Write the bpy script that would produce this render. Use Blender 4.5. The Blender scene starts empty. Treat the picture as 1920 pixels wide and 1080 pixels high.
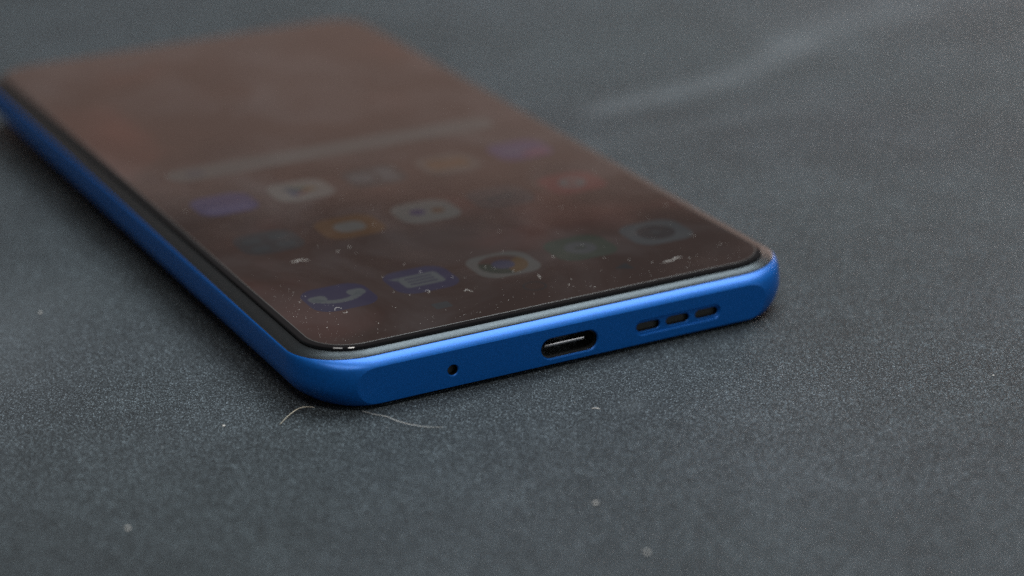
import bpy, bmesh, math, random
from mathutils import Vector, Matrix
random.seed(11)
S = bpy.context.scene
C = bpy.data.collections.new("scene"); S.collection.children.link(C)
MM = 0.001
R = math.radians

# ------------------------------------------------------------------ camera
TILT = R(0.9)                       # the camera bump under the far end lifts it a little
ROOT = Matrix.Translation((0, (4 - 4 * math.cos(TILT)) * MM, -4 * math.sin(TILT) * MM)) @ Matrix.Rotation(TILT, 4, 'X')
cam_d = bpy.data.cameras.new("camera"); cam = bpy.data.objects.new("camera", cam_d); C.objects.link(cam)
S.camera = cam
cr, cu, cf = Vector((.88865, -.45807, -.02183)), Vector((.1876, .31969, .92877)), Vector((.41846, .82944, -.37003))
cam.matrix_world = ROOT @ Matrix.Translation(Vector((-148.837, -278.634, 137.287)) * MM) @ Matrix((
    (cr.x, cu.x, -cf.x, 0), (cr.y, cu.y, -cf.y, 0), (cr.z, cu.z, -cf.z, 0), (0, 0, 0, 1)))
cam_d.sensor_width = 36; cam_d.lens = 84.84
cam_d.clip_start = 0.01; cam_d.clip_end = 50
cam_d.dof.use_dof = True; cam_d.dof.focus_distance = 0.336; cam_d.dof.aperture_fstop = 10.3

# ------------------------------------------------------------------ world and lamps
W = bpy.data.worlds.new("World"); S.world = W; W.use_nodes = True
bg = W.node_tree.nodes["Background"]
bg.inputs[0].default_value = (.104, .093, .090, 1); bg.inputs[1].default_value = 1.0

def area(name, loc, target, sx, sy, power, col):
    d = bpy.data.lights.new(name, 'AREA'); d.shape = 'RECTANGLE'; d.size = sx; d.size_y = sy
    d.energy = power; d.color = col
    o = bpy.data.objects.new(name, d); C.objects.link(o); o.location = loc
    o.rotation_euler = (Vector(target) - Vector(loc)).to_track_quat('-Z', 'Y').to_euler()
    return o
area("softbox_lamp", (.30, .22, .68), (0, .04, 0), .56, .50, 7.2, (.90, .97, 1.0))
area("fill_lamp", (-.25, -.15, .62), (-.03, 0, 0), .15, .15, .75, (1, .98, .95))
area("front_fill", (.36, -.58, .26), (.01, 0, 0), .40, .25, .8, (.96, .98, 1.0))  # added fill that lifts the blue end face and its openings
area("glint_lamp", (-.07, -.23, .60), (-.03, 0, 0), .09, .09, .7, (1, .97, .92))
area("backdrop_fill", (.78, .52, .14), (.36, .85, .16), .12, .12, 1.1, (1, .97, .94))  # added only to brighten the card's reflection in the screen
S.view_settings.view_transform = 'Standard'; S.view_settings.look = 'None'
S.view_settings.exposure = 0; S.view_settings.gamma = 1
try: S.view_settings.use_curve_mapping = False
except Exception: pass
S.cycles.use_denoising = False
S.cycles.max_bounces = 8

# ------------------------------------------------------------------ helpers
def link(name, me, parent=None, mats=()):
    o = bpy.data.objects.new(name, me); C.objects.link(o)
    for m in mats: me.materials.append(m)
    if parent is not None: o.parent = parent
    return o
def obj(name, bm, mat, parent=None, smooth=True, angle=35):
    bm.normal_update()
    me = bpy.data.meshes.new(name)
    for f in bm.faces: f.smooth = smooth
    if smooth:
        for e in bm.edges:
            if len(e.link_faces) == 2 and e.calc_face_angle(0) > R(angle): e.smooth = False
    bm.to_mesh(me); bm.free()
    return link(name, me, parent, mat if isinstance(mat, (list, tuple)) else [mat])
def tag(o, label=None, cat=None, group=None, kind=None):
    for k, v in (('label', label), ('category', cat), ('group', group), ('kind', kind)):
        if v: o[k] = v
    return o

def new_mat(name):
    m = bpy.data.materials.new(name); m.use_nodes = True
    nt = m.node_tree; return m, nt, nt.nodes["Principled BSDF"]
def N(nt, t, **kw):
    n = nt.nodes.new(t)
    for k, v in kw.items():
        if k in n.inputs: n.inputs[k].default_value = v
        else: setattr(n, k, v)
    return n
def ramp(nt, stops, interp='LINEAR'):
    n = nt.nodes.new('ShaderNodeValToRGB'); e = n.color_ramp.elements; n.color_ramp.interpolation = interp
    while len(e) < len(stops): e.new(.5)
    for el, (p, c) in zip(e, stops):
        el.position = p; el.color = (c, c, c, 1) if not isinstance(c, tuple) else (*c, 1)
    return n
def mathn(nt, op, a, b=None, c=None):
    n = nt.nodes.new('ShaderNodeMath'); n.operation = op
    for i, v in enumerate((a, b, c)):
        if v is None: continue
        if isinstance(v, (int, float)): n.inputs[i].default_value = v
        else: nt.links.new(v, n.inputs[i])
    return n.outputs[0]
def mixc(nt, fac, a, b, mode='MIX'):
    n = nt.nodes.new('ShaderNodeMix'); n.data_type = 'RGBA'; n.blend_type = mode
    for s, v in ((n.inputs[0], fac), (n.inputs[6], a), (n.inputs[7], b)):
        if isinstance(v, (int, float)): s.default_value = v
        elif isinstance(v, tuple): s.default_value = (*v, 1)
        else: nt.links.new(v, s)
    return n.outputs[2]
def coords(nt): return nt.nodes.new('ShaderNodeTexCoord').outputs['Object']
def noise(nt, co, scale, detail=4, rough=.55, dist=0):
    n = N(nt, 'ShaderNodeTexNoise', Scale=scale, Detail=detail, Roughness=rough, Distortion=dist)
    nt.links.new(co, n.inputs['Vector']); return n.outputs['Fac']

# ------------------------------------------------------------------ materials
def plain(name, col, rough=.5, metal=0, spec=.5, grain=0, gscale=9000, gheight=.00002):
    m, nt, b = new_mat(name)
    b.inputs['Base Color'].default_value = (*col, 1); b.inputs['Roughness'].default_value = rough
    b.inputs['Metallic'].default_value = metal; b.inputs['Specular IOR Level'].default_value = spec
    if grain:
        co = coords(nt)
        n1 = noise(nt, co, gscale, 2)
        bp = N(nt, 'ShaderNodeBump', Strength=grain, Distance=gheight)
        nt.links.new(n1, bp.inputs['Height']); nt.links.new(bp.outputs[0], b.inputs['Normal'])
        n2 = noise(nt, co, gscale * .7, 1)
        r = ramp(nt, [(.3, tuple(c * .82 for c in col)), (.7, tuple(min(1, c * 1.18) for c in col))])
        nt.links.new(n2, r.inputs[0]); nt.links.new(r.outputs[0], b.inputs['Base Color'])
    return m
M_blue = plain("satin_blue_plastic", (0, .112, .45), .39, .34, .42, .22, 8000, .00002)
for k_, v_ in (("Coat Weight", .06), ("Coat Roughness", .27)): M_blue.node_tree.nodes["Principled BSDF"].inputs[k_].default_value = v_
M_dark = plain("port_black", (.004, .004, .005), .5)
M_ring = plain("graphite_metallic_frame", (.058, .068, .074), .31, .92, .5, .4, 9000, .00003)
M_gask = plain("black_gasket", (.006, .006, .007), .6)
M_steel = plain("port_steel", (.55, .55, .56), .22, 1)
M_shade = plain("port_inner_steel", (.12, .13, .135), .3, .9)
M_film = plain("clear_film_edge", (.10, .10, .098), .22)
M_mesh, nt, b = new_mat("speaker_mesh"); co = coords(nt)
v = N(nt, 'ShaderNodeTexVoronoi', Scale=3800, Randomness=.15); nt.links.new(co, v.inputs['Vector'])
r = ramp(nt, [(.25, (.012, .013, .013)), (.5, (.05, .054, .052))]); nt.links.new(v.outputs['Distance'], r.inputs[0])
nt.links.new(r.outputs[0], b.inputs['Base Color']); b.inputs['Roughness'].default_value = .45; b.inputs['Metallic'].default_value = .4

def glassy(name, emit, strength=1.0, base=(.006, .006, .007), film=True):
    """black display glass: a dim lit picture under a glossy front, with a thin greasy film"""
    m, nt, b = new_mat(name); co = coords(nt)
    b.inputs['Roughness'].default_value = .05; b.inputs['IOR'].default_value = 1.5
    b.inputs['Base Color'].default_value = (*base, 1)
    if film:
        n = noise(nt, co, 45, 5, .6, .6)
        r = ramp(nt, [(.45, base), (.85, (.024, .024, .025))])
        nt.links.new(n, r.inputs[0]); nt.links.new(r.outputs[0], b.inputs['Base Color'])
        n2 = noise(nt, co, 90, 4)
        rr = ramp(nt, [(.4, .035), (.8, .16)]); nt.links.new(n2, rr.inputs[0])
        nt.links.new(rr.outputs[0], b.inputs['Roughness'])
    b.inputs['Emission Color'].default_value = (*emit, 1); b.inputs['Emission Strength'].default_value = strength
    return m
M_glass = glassy("screen_glass_black", (0, 0, 0), 0, film=False)
# wallpaper: soft red-brown clouds, with the brown reflected veil painted into its glow
M_disp, nt, b = new_mat("wallpaper_with_reflection")
co = coords(nt); b.inputs['IOR'].default_value = 1.5
n = noise(nt, co, 26, 3, .5, .3)
r = ramp(nt, [(.3, (.013, .0055, .0042)), (.55, (.020, .0085, .006)), (.70, (.040, .013, .009))])
nt.links.new(n, r.inputs[0]); nt.links.new(r.outputs[0], b.inputs['Emission Color']); b.inputs['Emission Strength'].default_value = 1
n = noise(nt, co, 42, 5, .6, .8)
r = ramp(nt, [(.45, (.006, .006, .006)), (.85, (.03, .032, .034))]); nt.links.new(n, r.inputs[0]); nt.links.new(r.outputs[0], b.inputs['Base Color'])
n = noise(nt, co, 90, 4); r = ramp(nt, [(.4, .035), (.8, .16)]); nt.links.new(n, r.inputs[0]); nt.links.new(r.outputs[0], b.inputs['Roughness'])

# table: dark blue-grey fine-grained board with pale cloudy stains
M_table, nt, b = new_mat("grained_board"); co = coords(nt)
v = N(nt, 'ShaderNodeTexVoronoi', Scale=8000); nt.links.new(co, v.inputs['Vector'])
sep = N(nt, 'ShaderNodeSeparateColor'); nt.links.new(v.outputs['Color'], sep.inputs[0])
gr = ramp(nt, [(0, .15), (.5, .68), (.82, 1.2), (.93, 2.7), (1, 6.0)]); nt.links.new(sep.outputs[0], gr.inputs[0])
n_f = noise(nt, co, 7500, 2, .6); rf = ramp(nt, [(.3, .55), (.7, 1.35)]); nt.links.new(n_f, rf.inputs[0])
n_c = noise(nt, co, 16, 5, .6, .5); rc = ramp(nt, [(.32, .80), (.7, 1.22)]); nt.links.new(n_c, rc.inputs[0])
n_d = noise(nt, co, 90, 4, .6); rd = ramp(nt, [(.3, .88), (.7, 1.12)]); nt.links.new(n_d, rd.inputs[0])
f = mathn(nt, 'MULTIPLY', gr.outputs[0], rf.outputs[0]); f = mathn(nt, 'MULTIPLY', f, rc.outputs[0]); f = mathn(nt, 'MULTIPLY', f, rd.outputs[0])
n_h = noise(nt, co, 11, 2)
hue = ramp(nt, [(.35, (.042, .054, .0605)), (.65, (.045, .055, .063))]); nt.links.new(n_h, hue.inputs[0])
vm = N(nt, 'ShaderNodeVectorMath', operation='SCALE'); nt.links.new(hue.outputs[0], vm.inputs[0]); nt.links.new(f, vm.inputs['Scale'])
at = N(nt, 'ShaderNodeAttribute', attribute_name='stain')
n_s = noise(nt, co, 60, 4); st = mathn(nt, 'MULTIPLY', at.outputs['Fac'], mathn(nt, 'MULTIPLY_ADD', n_s, .9, .5))
col = mixc(nt, st, vm.outputs[0], (.19, .215, .235))
nt.links.new(col, b.inputs['Base Color']); b.inputs['Roughness'].default_value = .55; b.inputs['Specular IOR Level'].default_value = .2
hgt = mathn(nt, 'ADD', v.outputs['Distance'], mathn(nt, 'MULTIPLY', n_f, .8))
bp = N(nt, 'ShaderNodeBump', Strength=.9, Distance=.00012); nt.links.new(hgt, bp.inputs['Height']); nt.links.new(bp.outputs[0], b.inputs['Normal'])

# ------------------------------------------------------------------ setting: the board it lies on
def seg_dist(p, pts):
    best = 1e9
    for a, c in zip(pts, pts[1:]):
        a, c = Vector(a), Vector(c); ab = c - a
        t = max(0, min(1, (p - a).dot(ab) / ab.length_squared)); best = min(best, (p - a - ab * t).length)
    return best
STREAKS = [([(66, 106.5), (81, 108.3), (95.5, 110), (109.8, 116.9), (122, 125)], 4.5, .26),
           ([(122, 126), (142, 134), (156, 133)], 8, .15),
           ([(128, 142), (160, 152), (195, 140)], 14, .10),
           ([(45, 89), (67, 86), (86, 88), (104, 87)], 4, .07),
           ([(-110, 45), (-75, 40), (-60, 62)], 14, .12),
           ([(0.2, -18), (1.6, -17)], 1.3, .22)]
STREAKS = [([Vector((x, y)) for x, y in pts], w, k) for pts, w, k in STREAKS]
bm = bmesh.new()
xs = [-1500, -700, -350, -200] + [-150 + 3 * i for i in range(134)] + [350, 700, 1500]
ys = [-1500, -700, -350, -200] + [-130 + 3 * i for i in range(144)] + [400, 700, 1500]
grid = [[bm.verts.new((x * MM, y * MM, 0)) for x in xs] for y in ys]
for j in range(len(ys) - 1):
    for i in range(len(xs) - 1):
        bm.faces.new((grid[j][i], grid[j][i + 1], grid[j + 1][i + 1], grid[j + 1][i]))
o = obj("tabletop", bm, M_table); tag(o, kind='structure')
a = o.data.attributes.new('stain', 'FLOAT', 'POINT')
vals = []
for vtx in o.data.vertices:
    p = Vector((vtx.co.x / MM, vtx.co.y / MM)); s = 0
    if -160 < p.x < 260 and -140 < p.y < 310:
        for pts, w, k in STREAKS:
            d = seg_dist(p, pts) / w
            if d < 3: s += k * math.exp(-d * d)
    vals.append(min(1, s))
a.data.foreach_set('value', vals)

# brown card standing behind the board: only its reflection in the screen is seen
M_card = plain("brown_card", (.76, .53, .45), .9)
bm = bmesh.new()
ux, uy = Vector((.891, -.454, 0)), Vector((.454, .891, 0))
vs = []
for z0, z1 in ((0.001, .335),):
    for dy in (0, .004):
        vs.append([bm.verts.new(uy * (.92 + dy) + ux * a_ + Vector((0, 0, z))) for a_, z in ((-.75, z0), (.75, z0), (.75, z1), (-.75, z1))])
for a_ in range(4): bm.faces.new((vs[0][a_], vs[0][(a_ + 1) % 4], vs[1][(a_ + 1) % 4], vs[1][a_]))
bm.faces.new(vs[0]); bm.faces.new(list(reversed(vs[1])))
bmesh.ops.recalc_face_normals(bm, faces=bm.faces)
tag(obj("backdrop", bm, M_card, None, smooth=False), kind='structure')

# ------------------------------------------------------------------ the phone
phone = bpy.data.objects.new("smartphone", None); C.objects.link(phone); phone.matrix_world = ROOT
phone.empty_display_size = .02
tag(phone, "blue smartphone lying face up on the dark grained board with its home screen dimly lit", "smartphone")

XC, HX, Y0, Y1, RAD = 0, 40.1, -2.0, 162.45, 10.5
NC, NS = 28, 70
def outline(ix, iy, r=RAD):
    """rounded rectangle (mm), inset ix at the long sides and iy at the ends, counter-clockwise"""
    cx, y0c, y1c = HX - r, Y0 + r, Y1 - r
    rx, ry = max(r - ix, .3), max(r - iy, .3)
    P = []
    def arc(ox, oy, a0):
        for k in range(NC + 1):
            t = a0 + math.pi / 2 * k / NC; P.append((XC + ox + rx * math.cos(t), oy + ry * math.sin(t)))
    arc(-cx, y0c, math.pi)
    for k in range(1, NS): P.append((XC - cx + 2 * cx * k / NS, y0c - ry))
    arc(cx, y0c, 1.5 * math.pi)
    for k in range(1, 8): P.append((XC + cx + rx, y0c + (y1c - y0c) * k / 8))
    arc(cx, y1c, 0)
    for k in range(1, 8): P.append((XC + cx - 2 * cx * k / 8, y1c + ry))
    arc(-cx, y1c, .5 * math.pi)
    for k in range(1, 8): P.append((XC - cx - rx, y1c - (y1c - y0c) * k / 8))
    return P
def loft(levels, cap_lo=False, cap_hi=False, fn=None, off=(0, 0)):
    bm = bmesh.new(); rings = []
    for z, ix, iy in levels:
        ring = []
        for x, y in outline(ix + off[0], iy + off[1]):
            if fn: y = fn(y)
            ring.append(bm.verts.new((x * MM, y * MM, z * MM)))
        rings.append(ring)
    n = len(rings[0])
    for a_, b_ in zip(rings, rings[1:]):
        for i in range(n): bm.faces.new((a_[i], a_[(i + 1) % n], b_[(i + 1) % n], b_[i]))
    if cap_lo: bm.faces.new(list(reversed(rings[0])))
    if cap_hi: bm.faces.new(rings[-1])
    return bm
def spline(pts, n):
    out = []
    P = [pts[0]] + list(pts) + [pts[-1]]
    for i in range(1, len(P) - 2):
        for k in range(n):
            t = k / n
            out.append(tuple(.5 * (2 * p1 + (p2 - p0) * t + (2 * p0 - 5 * p1 + 4 * p2 - p3) * t * t + (3 * p1 - p0 - 3 * p2 + p3) * t ** 3)
                             for p0, p1, p2, p3 in zip(P[i - 1], P[i], P[i + 1], P[i + 2])))
    out.append(tuple(pts[-1])); return out
FACET = -1.4
prof = [(0, 6.0, 4.3), (.25, 4.4, 2.3), (.55, 3.3, 1.15), (.9, 2.6, .52), (1.8, 1.5, .2), (2.8, .85, .05), (3.8, .62, 0), (4.8, .6, .1),
        (5.6, .62, .32), (6.2, .64, .60), (6.6, .68, 1.0), (6.9, .74, 1.45), (7.1, .82, 1.9), (7.2, .92, 2.2), (7.22, 1.02, 2.35)]
levels = spline(prof, 6)
levels += [(7.22, 1.4, 2.65), (6.8, 1.5, 2.75)]
shell_bm = loft(levels, True, True)
bmesh.ops.scale(shell_bm, vec=(1000, 1000, 1000), verts=shell_bm.verts)     # cut the openings in millimetres
for y, sgn in ((FACET, -1), (Y1 - .45, 1)):                                  # the flat faces at both ends
    ret = bmesh.ops.bisect_plane(shell_bm, geom=shell_bm.verts[:] + shell_bm.edges[:] + shell_bm.faces[:], dist=1e-5,
                                 plane_co=(0, y, 0), plane_no=(0, sgn, 0), clear_outer=True)
    bmesh.ops.holes_fill(shell_bm, edges=[e for e in shell_bm.edges if e.is_boundary], sides=0)
bmesh.ops.recalc_face_normals(shell_bm, faces=shell_bm.faces)
shell = obj("back_cover", shell_bm, [M_blue, M_dark], None, angle=50)

def stadium(cx, cz, w, h, n=14):
    r = h / 2; P = []
    for sx, a0 in ((1, -90), (-1, 90)):
        for k in range(n + 1):
            t = R(a0 + 180 * k / n); P.append((cx + sx * (w / 2 - r) + r * math.cos(t), cz + r * math.sin(t)))
    return P
def cutter(cx, cz, w, h, depth, chamfer=.12, y_face=FACET):
    bm = bmesh.new(); rings = []
    for y, e in ((y_face - .5, chamfer + .35), (y_face, chamfer), (y_face + chamfer * .5, chamfer * .28), (y_face + chamfer, 0), (y_face + depth, 0)):
        rings.append([bm.verts.new((x, y, z)) for x, z in stadium(cx, cz, w + 2 * e, h + 2 * e)])
    n = len(rings[0])
    for a_, b_ in zip(rings, rings[1:]):
        for i in range(n): bm.faces.new((a_[i], a_[(i + 1) % n], b_[(i + 1) % n], b_[i]))
    bm.faces.new(list(reversed(rings[0]))); bm.faces.new(rings[-1])
    bmesh.ops.recalc_face_normals(bm, faces=bm.faces)
    me = bpy.data.meshes.new("cut"); bm.to_mesh(me); bm.free()
    o = bpy.data.objects.new("cut", me); C.objects.link(o)
    return o
USB = (0, 3.16, 9.0, 2.98)
SLOTS = [(13.0, 3.22), (17.9, 3.22), (22.8, 3.22)]
cuts = [cutter(*USB, 4.2, .2), cutter(-18.4, 3.24, 1.56, 1.52, 2.2, .16), cutter(17.9, 3.2, 14.1, 2.05, .26, .2)]
cuts += [cutter(x, z, 3.85, 1.3, 1.3, .12, FACET + .26) for x, z in SLOTS]
bpy.context.view_layer.update()
for c in cuts:
    md = shell.modifiers.new("cut", 'BOOLEAN'); md.operation = 'DIFFERENCE'; md.object = c; md.solver = 'EXACT'
bpy.context.view_layer.update()
me = bpy.data.meshes.new_from_object(shell.evaluated_get(bpy.context.evaluated_depsgraph_get()))
shell.modifiers.clear()
old = shell.data; shell.data = me; bpy.data.meshes.remove(old)
for c in cuts:
    m_ = c.data; bpy.data.objects.remove(c); bpy.data.meshes.remove(m_)
bm = bmesh.new(); bm.from_mesh(me); bm.normal_update()
for e in bm.edges:
    on = [abs(f_.normal.y) > .9995 and abs(f_.calc_center_median().y - FACET) < .01 for f_ in e.link_faces]
    e.smooth = not (len(e.link_faces) == 2 and (e.calc_face_angle(0) > R(28) or on[0] != on[1]))
for f_ in bm.faces:
    f_.smooth = True
    c = f_.calc_center_median()
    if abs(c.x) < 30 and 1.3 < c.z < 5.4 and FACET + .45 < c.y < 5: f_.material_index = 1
bmesh.ops.scale(bm, vec=(MM, MM, MM), verts=bm.verts)
bm.to_mesh(me); bm.free(); shell.parent = phone
print("shell verts", len(me.vertices))
if len(me.materials) < 2: me.materials.append(M_dark)

# frame ring: thin black gasket, then the graphite slope up to the glass
obj("gasket", loft([(6.9, .99, 2.32), (7.30, .99, 2.32), (7.33, 1.3, 2.55)]), M_gask, phone)
fr = spline([(7.28, 1.05, 2.38), (7.34, 1.10, 2.42), (7.56, 1.7, 2.72), (7.82, 2.6, 3.13), (7.92, 2.90, 3.28)], 4) + [(7.93, 2.96, 3.33), (7.90, 3.0, 3.37), (7.5, 3.02, 3.39)]
obj("frame", loft(fr), M_ring, phone)
# cover glass: black wall, steep polished bevel, then a very gently crowned top
gl = [(7.5, 3.05, 3.42), (7.98, 3.05, 3.42), (8.24, 3.06, 3.43), (8.335, 3.08, 3.45), (8.415, 3.16, 3.53)]
gl += [(8.434, 3.30, 3.66), (8.456, 3.46, 3.81), (8.474, 3.62, 3.96), (8.488, 3.76, 4.09), (8.497, 3.88, 4.19), (8.5, 3.95, 4.26), (8.5, 4.2, 4.5)]
obj("screen_glass", loft(gl, False, True), M_glass, phone, angle=24)
# clear film stuck on the glass: its cut edge shows as a thin pale line
pe = loft([(8.500, 3.92, 4.24), (8.525, 3.94, 4.26), (8.535, 3.975, 4.295), (8.532, 4.01, 4.33), (8.5, 4.03, 4.35)])
obj("protector_edge", pe, M_film, phone)
# lit panel under the glass, widened to the rim for the painted reflection
bm = bmesh.new()
bm.faces.new([bm.verts.new((x * MM, y * MM, 8.503 * MM)) for x, y in outline(3.98, 4.3)])
obj("display", bm, M_disp, phone, smooth=False)

# port fittings
def tube(cx, cz, w, h, ya, yb, th):
    bm = bmesh.new(); rings = []
    for y, e in ((ya, 0), (ya, -th), (yb, -th)):
        rings.append([bm.verts.new((x * MM, y * MM, z * MM)) for x, z in stadium(cx, cz, w + 2 * e, h + 2 * e)])
    n = len(rings[0])
    for a_, b_ in zip(rings, rings[1:]):
        for i in range(n): bm.faces.new((a_[i], b_[i], b_[(i + 1) % n], a_[(i + 1) % n]))
    bm.faces.new(rings[-1])
    return bm
usb = obj("usb_port", tube(*USB[:2], USB[2] - .04, USB[3] - .04, FACET + .62, FACET + 4.1, .13), M_shade, phone)
def rbox(x0, x1, y0, y1, z0, z1, bev):
    bm = bmesh.new(); bmesh.ops.create_cube(bm, size=1)
    for v_ in bm.verts:
        v_.co = Vector(((x0 + x1) / 2 + v_.co.x * (x1 - x0), (y0 + y1) / 2 + v_.co.y * (y1 - y0), (z0 + z1) / 2 + v_.co.z * (z1 - z0))) * MM
    bmesh.ops.bevel(bm, geom=list(bm.edges), offset=bev * MM, segments=3, affect='EDGES', profile=.5)
    return bm
obj("contact_tongue", rbox(-3.3, 3.3, FACET + 1.5, FACET + 4.0, 2.72, 3.22, .15), M_steel, usb)
def disc(cx, cz, w, h, y):
    bm = bmesh.new(); bm.faces.new([bm.verts.new((x * MM, y * MM, z * MM)) for x, z in stadium(cx, cz, w, h)]); return bm
for x, z in SLOTS:
    obj("speaker_mesh", disc(x, z, 3.8, 1.25, FACET + 1.0), M_mesh, phone, smooth=False)
obj("microphone_mesh", disc(-18.4, 3.24, 1.5, 1.46, FACET + 1.0), M_mesh, phone, smooth=False)

# ------------------------------------------------------------------ home screen
def rr(w, h, r, n=8):
    P = []
    for sx, sy, a0 in ((1, 1, 0), (-1, 1, 90), (-1, -1, 180), (1, -1, 270)):
        for k in range(n + 1):
            t = R(a0 + 90 * k / n); P.append((sx * (w / 2 - r) + r * math.cos(t), sy * (h / 2 - r) + r * math.sin(t)))
    return P
def circ(r, n=28, ox=0, oy=0): return [(ox + r * math.cos(2 * math.pi * k / n), oy + r * math.sin(2 * math.pi * k / n)) for k in range(n)]
_mats = {}
def glow(col, k=1.0):
    key = (col, k)
    if key not in _mats: _mats[key] = glassy("screen_light", col, k)
    return _mats[key]
def flat(name, pts, x, y, z, mat, parent, label=None):
    bm = bmesh.new()
    polys = pts if isinstance(pts[0], list) else [pts]
    for poly in polys:
        bm.faces.new([bm.verts.new(((x + px) * MM, (y + py) * MM, z * MM)) for px, py in poly])
    bmesh.ops.recalc_face_normals(bm, faces=bm.faces)
    for f_ in bm.faces:
        if f_.normal.z < 0: f_.normal_flip()
    o = obj(name, bm, mat, parent, smooth=False)
    if label: o['label'] = label
    return o
def ring(r0, r1, a0, a1, n=14):
    out = []
    for k in range(n):
        t, u = R(a0 + (a1 - a0) * k / n), R(a0 + (a1 - a0) * (k + 1) / n)
        out.append([(r0 * math.cos(t), r0 * math.sin(t)), (r1 * math.cos(t), r1 * math.sin(t)), (r1 * math.cos(u), r1 * math.sin(u)), (r0 * math.cos(u), r0 * math.sin(u))])
    return out
def stroke(pts, w):
    out = []
    for (x0, y0), (x1, y1) in zip(pts, pts[1:]):
        d = Vector((x1 - x0, y1 - y0)).normalized() * w / 2
        out.append([(x0 - d.y, y0 + d.x), (x0 + d.y, y0 - d.x), (x1 + d.y, y1 - d.x), (x1 - d.y, y1 + d.x)])
    return out
WH = (.056, .054, .050); PB = (.016, .013, .038); OR = (.050, .022, .004); GREY = (.026, .029, .031)
Z1, Z2, Z3 = 8.506, 8.509, 8.512
SQ = rr(10, 9.4, 2.9)
def icon(x, y, mat, label, shape=SQ): return flat("app_icon", shape, x, y, Z1, mat, phone, label)
XS = [-26.3, -13.15, 0, 13.15, 26.3]
YD, Y2, Y3 = 19.4, 45.6, 65.2
i = icon(XS[0], YD, glow(PB, .75), "indigo icon with a pale telephone handset")
hs = []
for k in range(13):
    t = k / 12; a_ = R(200 + 140 * t); hs.append((4.0 * math.cos(a_), 2.2 + 3.6 * math.sin(a_)))
flat("handset", stroke(hs, 1.3) + [[(px - 3.0, py + .75) for px, py in rr(2.7, 2.3, .9, 5)], [(px + 3.0, py + .75) for px, py in rr(2.7, 2.3, .9, 5)]], XS[0], YD, Z2, glow(GREY, 1.7), i)
i = icon(XS[1], YD + .3, glow(PB, .7), "indigo icon with a pale speech bubble")
flat("speech_bubble", [rr(6.4, 4.4, .7), [(-3.1, .9), (-4.3, 2.2), (-2.6, 2.2)]], XS[1], YD + .3, Z2, glow(GREY, 1.5), i)
for dy in (-1.1, 0, 1.1): flat("text_line", rr(4.4, .42, .2, 3), XS[1], YD + .3 + dy, Z3, glow(PB, .6), i)
i = icon(XS[2], YD - .3, glow(WH, .66), "pale icon with a coloured browser ring")
flat("red_sector", ring(1.75, 3.75, 30, 150), XS[2], YD - .3, Z2, glow((.030, .012, .007), .7), i)
flat("green_sector", ring(1.75, 3.75, 150, 270), XS[2], YD - .3, Z2, glow((.008, .012, .006), .8), i)
flat("yellow_sector", ring(1.75, 3.75, 270, 390), XS[2], YD - .3, Z2, glow((.046, .024, .005), .8), i)
flat("blue_centre", circ(1.75), XS[2], YD - .3, Z2 + .001, glow((.016, .016, .036), .8), i)
i = icon(XS[3], YD, glow((.010, .0145, .008), 1), "dull green icon with a pale round centre")
flat("round_centre", circ(2.5), XS[3], YD, Z2, glow(GREY, .7), i); flat("dark_mark", rr(1.8, 1.1, .3, 4), XS[3], YD, Z3, glow((.008, .012, .008), 1), i)
i = icon(XS[4], YD, glow(GREY, .8), "grey icon with a dark camera lens")
flat("lens", circ(3.0), XS[4], YD, Z2, glow((.006, .004, .004), 1), i); flat("lens_glint", circ(.7), XS[4], YD, Z3, glow(GREY, .35), i)
# second row
i = icon(XS[0] - .3, Y2, glow((.013, .011, .011), 1), "dark icon with grey rounded shapes")
for dx, dy in ((-2.2, 1.5), (2.2, 1.7), (-2, -2), (2.2, -1.8)): flat("rounded_shape", rr(2.9, 2.5, .9, 5), XS[0] - .3 + dx, Y2 + dy, Z2, glow(GREY, .55), i)
i = icon(XS[1], Y2, glow(OR, .75), "orange icon with a pale rounded centre")
flat("rounded_centre", rr(5.0, 4.4, 1.8), XS[1], Y2, Z2, glow(WH, .75), i)
i = icon(XS[2], Y2 + .2, glow(WH, .75), "pale icon with a violet and an orange dot")
flat("violet_dot", circ(1.3), XS[2] - 1.3, Y2 + .5, Z2, glow((.016, .010, .032), .9), i)
flat("orange_dot", circ(1.1), XS[2] + 1.9, Y2 - .2, Z2, glow((.046, .022, .008), .8), i)
i = icon(XS[3], Y2 + .3, glow((.019, .013, .012), 1), "faint grey icon")
flat("faint_bar", rr(5, 1.6, .7, 5), XS[3], Y2 + .3, Z2, glow(GREY, .35), i)
i = icon(XS[4], Y2 + .5, glow((.050, .009, .007), .8), "red icon with a pale ring")
flat("pale_ring", ring(1.0, 2.3, 0, 360, 24), XS[4], Y2 + .5, Z2, glow(GREY, 1.0), i)
# third row
i = icon(XS[0], Y3, glow(PB, 1.0), "violet blue icon with a lighter lower half")
flat("lower_half", rr(7.6, 3.4, 1.4), XS[0], Y3 - 2.2, Z2, glow((.026, .022, .052), 1), i)
i = icon(XS[1], Y3, glow(WH, .8), "pale icon with a coloured play triangle")
flat("blue_wedge", [[(-2.2, 2.7), (-2.2, -2.7), (.3, 0)]], XS[1], Y3, Z2, glow((.010, .017, .030), 1), i)
flat("red_wedge", [[(-2.2, -2.7), (1.4, -1.0), (.3, 0)]], XS[1], Y3, Z2, glow((.034, .010, .008), 1), i)
flat("yellow_wedge", [[(1.4, -1.0), (3.0, 0), (1.4, 1.0), (.3, 0)]], XS[1], Y3, Z2, glow((.040, .025, .006), 1), i)
flat("green_wedge", [[(-2.2, 2.7), (.3, 0), (1.4, 1.0)]], XS[1], Y3, Z2, glow((.010, .026, .012), 1), i)
i = icon(XS[2], Y3 + .3, glow((.010, .009, .009), 1), "dull icon with grey circles")
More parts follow.
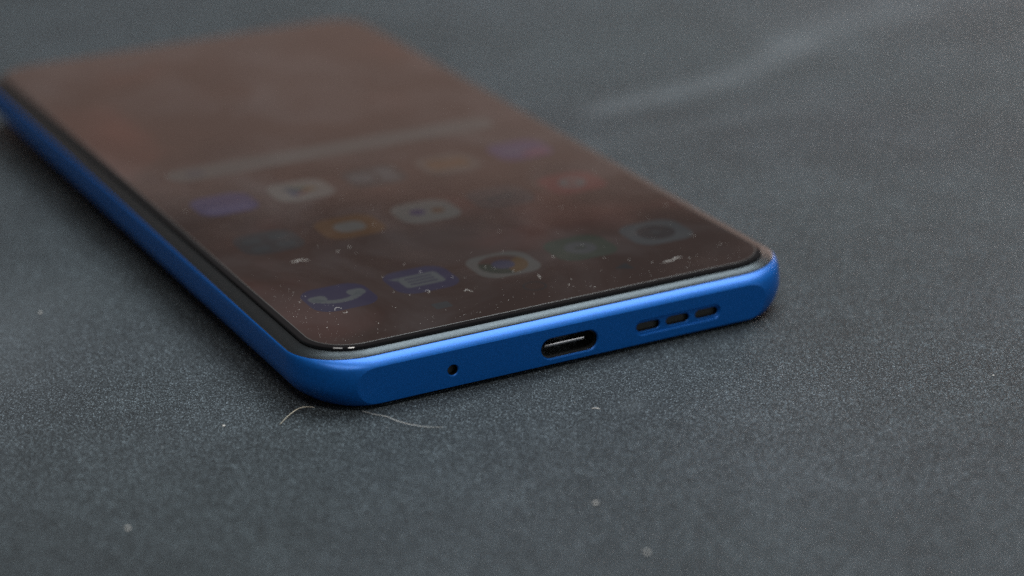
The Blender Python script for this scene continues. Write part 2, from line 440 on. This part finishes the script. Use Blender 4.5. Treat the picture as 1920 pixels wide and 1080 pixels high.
for dx, dy, rr_ in ((-2.2, .2, 2.2), (2.3, 1.6, 1.6), (2.1, -1.6, 1.7)): flat("grey_circle", circ(rr_), XS[2] + dx, Y3 + .3 + dy, Z2, glow(GREY, .9), i)
i = icon(XS[3], Y3 - .2, glow((.040, .032, .026), .75), "pale icon with an orange folder")
flat("folder", [rr(7.0, 4.6, .8), [(-3.2, 2.0), (-3.2, 2.9), (-.6, 2.9), (.2, 2.0)]], XS[3], Y3 - .2, Z2, glow((.046, .024, .009), .85), i)
i = icon(XS[4] + .4, Y3, glow((.020, .010, .036), .9), "violet icon fading to pink")
flat("pink_corner", rr(4.8, 3.0, 1.2), XS[4] + 2.2, Y3 - 2.3, Z2, glow((.050, .014, .028), .9), i)
flat("pale_bar", rr(6, 2.2, 1), XS[4] - .6, Y3 - .2, Z2, glow((.024, .020, .046), .9), i)
# search bar, navigation marks, clock line
sb = flat("search_bar", rr(59.5, 6.6, 3.2), 0, 82.0, Z1, glow((.034, .034, .032), .85), phone)
flat("search_mark", circ(1.7), -25, 82.0, Z2, glow((.016, .018, .022), 1), sb)
flat("navigation_mark", rr(2.6, 2.2, .3, 4), -14.8, 9.2, Z1, glow(GREY, .55), phone, "square navigation mark")
flat("navigation_mark", ring(1.5, 1.75, 0, 360, 24), 0, 9.1, Z1, glow(GREY, .25), phone, "round navigation mark")
flat("navigation_mark", [[(-1.5, 0), (1.1, 1.4), (1.1, -1.4)]], 14.8, 9.2, Z1, glow(GREY, .25), phone, "triangular navigation mark")
flat("status_mark", rr(6, 1.6, .7, 5), -14.7, 146, Z1, glow((.030, .026, .026), .6), phone)

# ------------------------------------------------------------------ hairs, lint and dust
M_hair = plain("pale_hair", (.85, .78, .62), .4)
M_hair2 = plain("grey_hair", (.75, .75, .72), .4)
M_dust = plain("pale_dust", (.78, .76, .72), .8)
M_grit = plain("mineral_grit", (.50, .53, .55), .35)
def fibre(name, pts, r, mat, world=True):
    """thin curved hair through the points (mm), six sided and tapered"""
    P = spline([tuple(p) for p in pts], 6); bm = bmesh.new(); rings = []
    for k, p in enumerate(P):
        p = Vector(p); d = (Vector(P[min(k + 1, len(P) - 1)]) - Vector(P[max(k - 1, 0)])).normalized()
        s = d.cross(Vector((0, 0, 1)))
        s = s.normalized() if s.length > 1e-4 else Vector((1, 0, 0))
        u = s.cross(d); q = r * (.45 + .55 * math.sin(math.pi * min(1, max(0, k / (len(P) - 1)))))
        rings.append([bm.verts.new((p + s * math.cos(a_ * math.pi / 3) * q + u * math.sin(a_ * math.pi / 3) * q) * MM) for a_ in range(6)])
    for a_, b_ in zip(rings, rings[1:]):
        for i in range(6): bm.faces.new((a_[i], a_[(i + 1) % 6], b_[(i + 1) % 6], b_[i]))
    bm.faces.new(list(reversed(rings[0]))); bm.faces.new(rings[-1])
    bmesh.ops.recalc_face_normals(bm, faces=bm.faces)
    return obj(name, bm, mat)
tag(fibre("hair", [(-43.6, .5, .08), (-41.9, 2.0, .25), (-40.2, 3.1, .4), (-38.9, 3.5, .4), (-37.5, 3.1, .2)], .05, M_hair),
    "short golden hair sticking out from under the phone's near left corner", "hair")
tag(fibre("hair", [(-32.3, -1.3, .1), (-31.2, -3.6, .2), (-30.3, -5, .25), (-29.7, -7.2, .3), (-28.6, -9.1, .25), (-27, -10.7, .15), (-25.1, -11.8, .08)], .042, M_hair2),
    "long pale wavy hair on the board in front of the phone's blue edge", "hair")
def chunk(bm, c, r, flatness=.6):
    a0 = random.random() * 6.28; n = 5
    top = bm.verts.new(c + Vector((0, 0, r * flatness))); bot = bm.verts.new(c - Vector((0, 0, r * flatness)))
    v_ = [bm.verts.new(c + Vector((math.cos(a0 + 2 * math.pi * k / n), math.sin(a0 + 2 * math.pi * k / n), random.uniform(-.2, .2))) * r * random.uniform(.6, 1.15)) for k in range(n)]
    for k in range(n):
        bm.faces.new((v_[k], v_[(k + 1) % n], top)); bm.faces.new((v_[(k + 1) % n], v_[k], bot))
def speck(x, y, r, label):
    bm = bmesh.new(); chunk(bm, Vector((x, y, r * .5)) * MM, r * MM)
    tag(obj("dust_speck", bm, M_dust, None, smooth=False), label, "dust speck", "white specks lying on the board")
speck(-18.7, -42.5, .32, "white speck right of centre near the bottom of the photo")
speck(-20.0, -57.3, .36, "blurred white speck closest to the bottom edge, right of centre")
speck(-71.9, -19.3, .36, "bright blurred white speck at the lower left of the board")
speck(-59.6, 58.1, .30, "white speck on the board left of the phone's long side")
speck(-50.4, 4.0, .2, "small white speck left of the golden hair")
speck(48.3, -35.4, .18, "small white speck at the far right edge, below the phone")
tag(fibre("lint_fibre", [(-5.0, -16.7, .1), (-4.5, -17.1, .2), (-4.1, -17.5, .1)], .07, M_dust), "tiny white lint crumb on the board below the charging port", "lint")

def on_phone(x, y, z=8.5): return (ROOT @ (Vector((x, y, z)) * MM)) / MM
def lint(pts, r, label):
    P = []
    for x, y, h in pts:
        q = on_phone(x, y, 8.53 + h); P.append(tuple(q))
    tag(fibre("lint_fibre", P, r, M_dust), label, "lint", "lint fibres stuck to the screen")
lint([(-26.9, 35.9, .03), (-26.2, 35.7, .06), (-25.4, 35.9, .06), (-24.4, 35.2, .03)], .055, "flat pale lint strip on the screen near its left edge")
lint([(-28.9, 14.9, .03), (-28.6, 15.4, .15), (-28.1, 15.6, .15), (-27.7, 15.0, .03)], .026, "white curved lint fibre just below the telephone icon")
lint([(-28.2, 13.9, .03), (-28.0, 13.4, .05), (-27.6, 13.5, .05), (-27.5, 14.0, .03)], .026, "tiny white u-shaped fibre below the telephone icon, next to a longer curve")
lint([(-14.6, 15.3, .03), (-14.2, 15.1, .1), (-14.2, 14.5, .1), (-14.6, 14.4, .03)], .03, "small hook of lint below the speech bubble icon")
lint([(-9.8, 12.2, .03), (-9.3, 12.6, .1), (-9.1, 11.9, .1), (-8.7, 11.6, .03)], .032, "small kinked lint fibre midway between two navigation marks")
lint([(2.4, 12.6, .03), (2.2, 11.9, .06), (2.1, 11.1, .03)], .035, "short straight lint crumb right of the round navigation mark")
lint([(20.6, 7.5, .02), (21.4, 7.8, .04), (22.3, 7.7, .04), (23.2, 8.3, .04), (24.2, 8.3, .02)], .05, "pale broken lint fibre near the screen's right corner")

bm = bmesh.new()
def glass_speck(x, y, r): chunk(bm, on_phone(x, y, 8.515 + r * .3) * MM, r * MM, .4)
for x, y in [(-1.8, 18.3), (0, 15.8), (13.9, 20.1), (7.8, 18.0), (17.0, 11.3), (25.0, 7.4), (30.5, 16.2), (33.8, 29), (-32.9, 65.2), (-16.8, 37.4), (-19, 36.6),
             (-12.7, 26.5), (-11.9, 22.5), (-8.8, 18.2), (-17.6, 23.4), (30.4, 15.0), (19.3, 8.6), (32.1, 10.1)]:
    glass_speck(x, y, random.uniform(.07, .12))
for _ in range(230):
    glass_speck(random.uniform(-34.5, 34.5), 4 + 90 * random.random() ** 1.6, .022 + .07 * random.random() ** 3)
for _ in range(110):
    t = random.random()
    glass_speck(-34.8 + abs(random.gauss(0, 2.6)), 4.5 + 24 * t, .018 + .05 * random.random() ** 3)
for _ in range(110):
    glass_speck(random.uniform(-33, 34), 3.9 + abs(random.gauss(0, 2.4)), .018 + .05 * random.random() ** 3)
tag(obj("screen_dust", bm, M_dust, None, smooth=False), "fine pale dust sprinkled over the phone's screen", "dust", None, "stuff")

bm = bmesh.new()
for _ in range(7000):
    x, y = random.uniform(-110, 200), random.uniform(-90, 280)
    if -40 < x < 40 and -1 < y < 166: continue
    r = .025 + .085 * random.random() ** 8
    chunk(bm, Vector((x, y, r * .3)) * MM, r * MM, .7)
tag(obj("grit", bm, M_grit, None, smooth=False), "pale mineral grit sparkling in the dark board", "grit", None, "stuff")
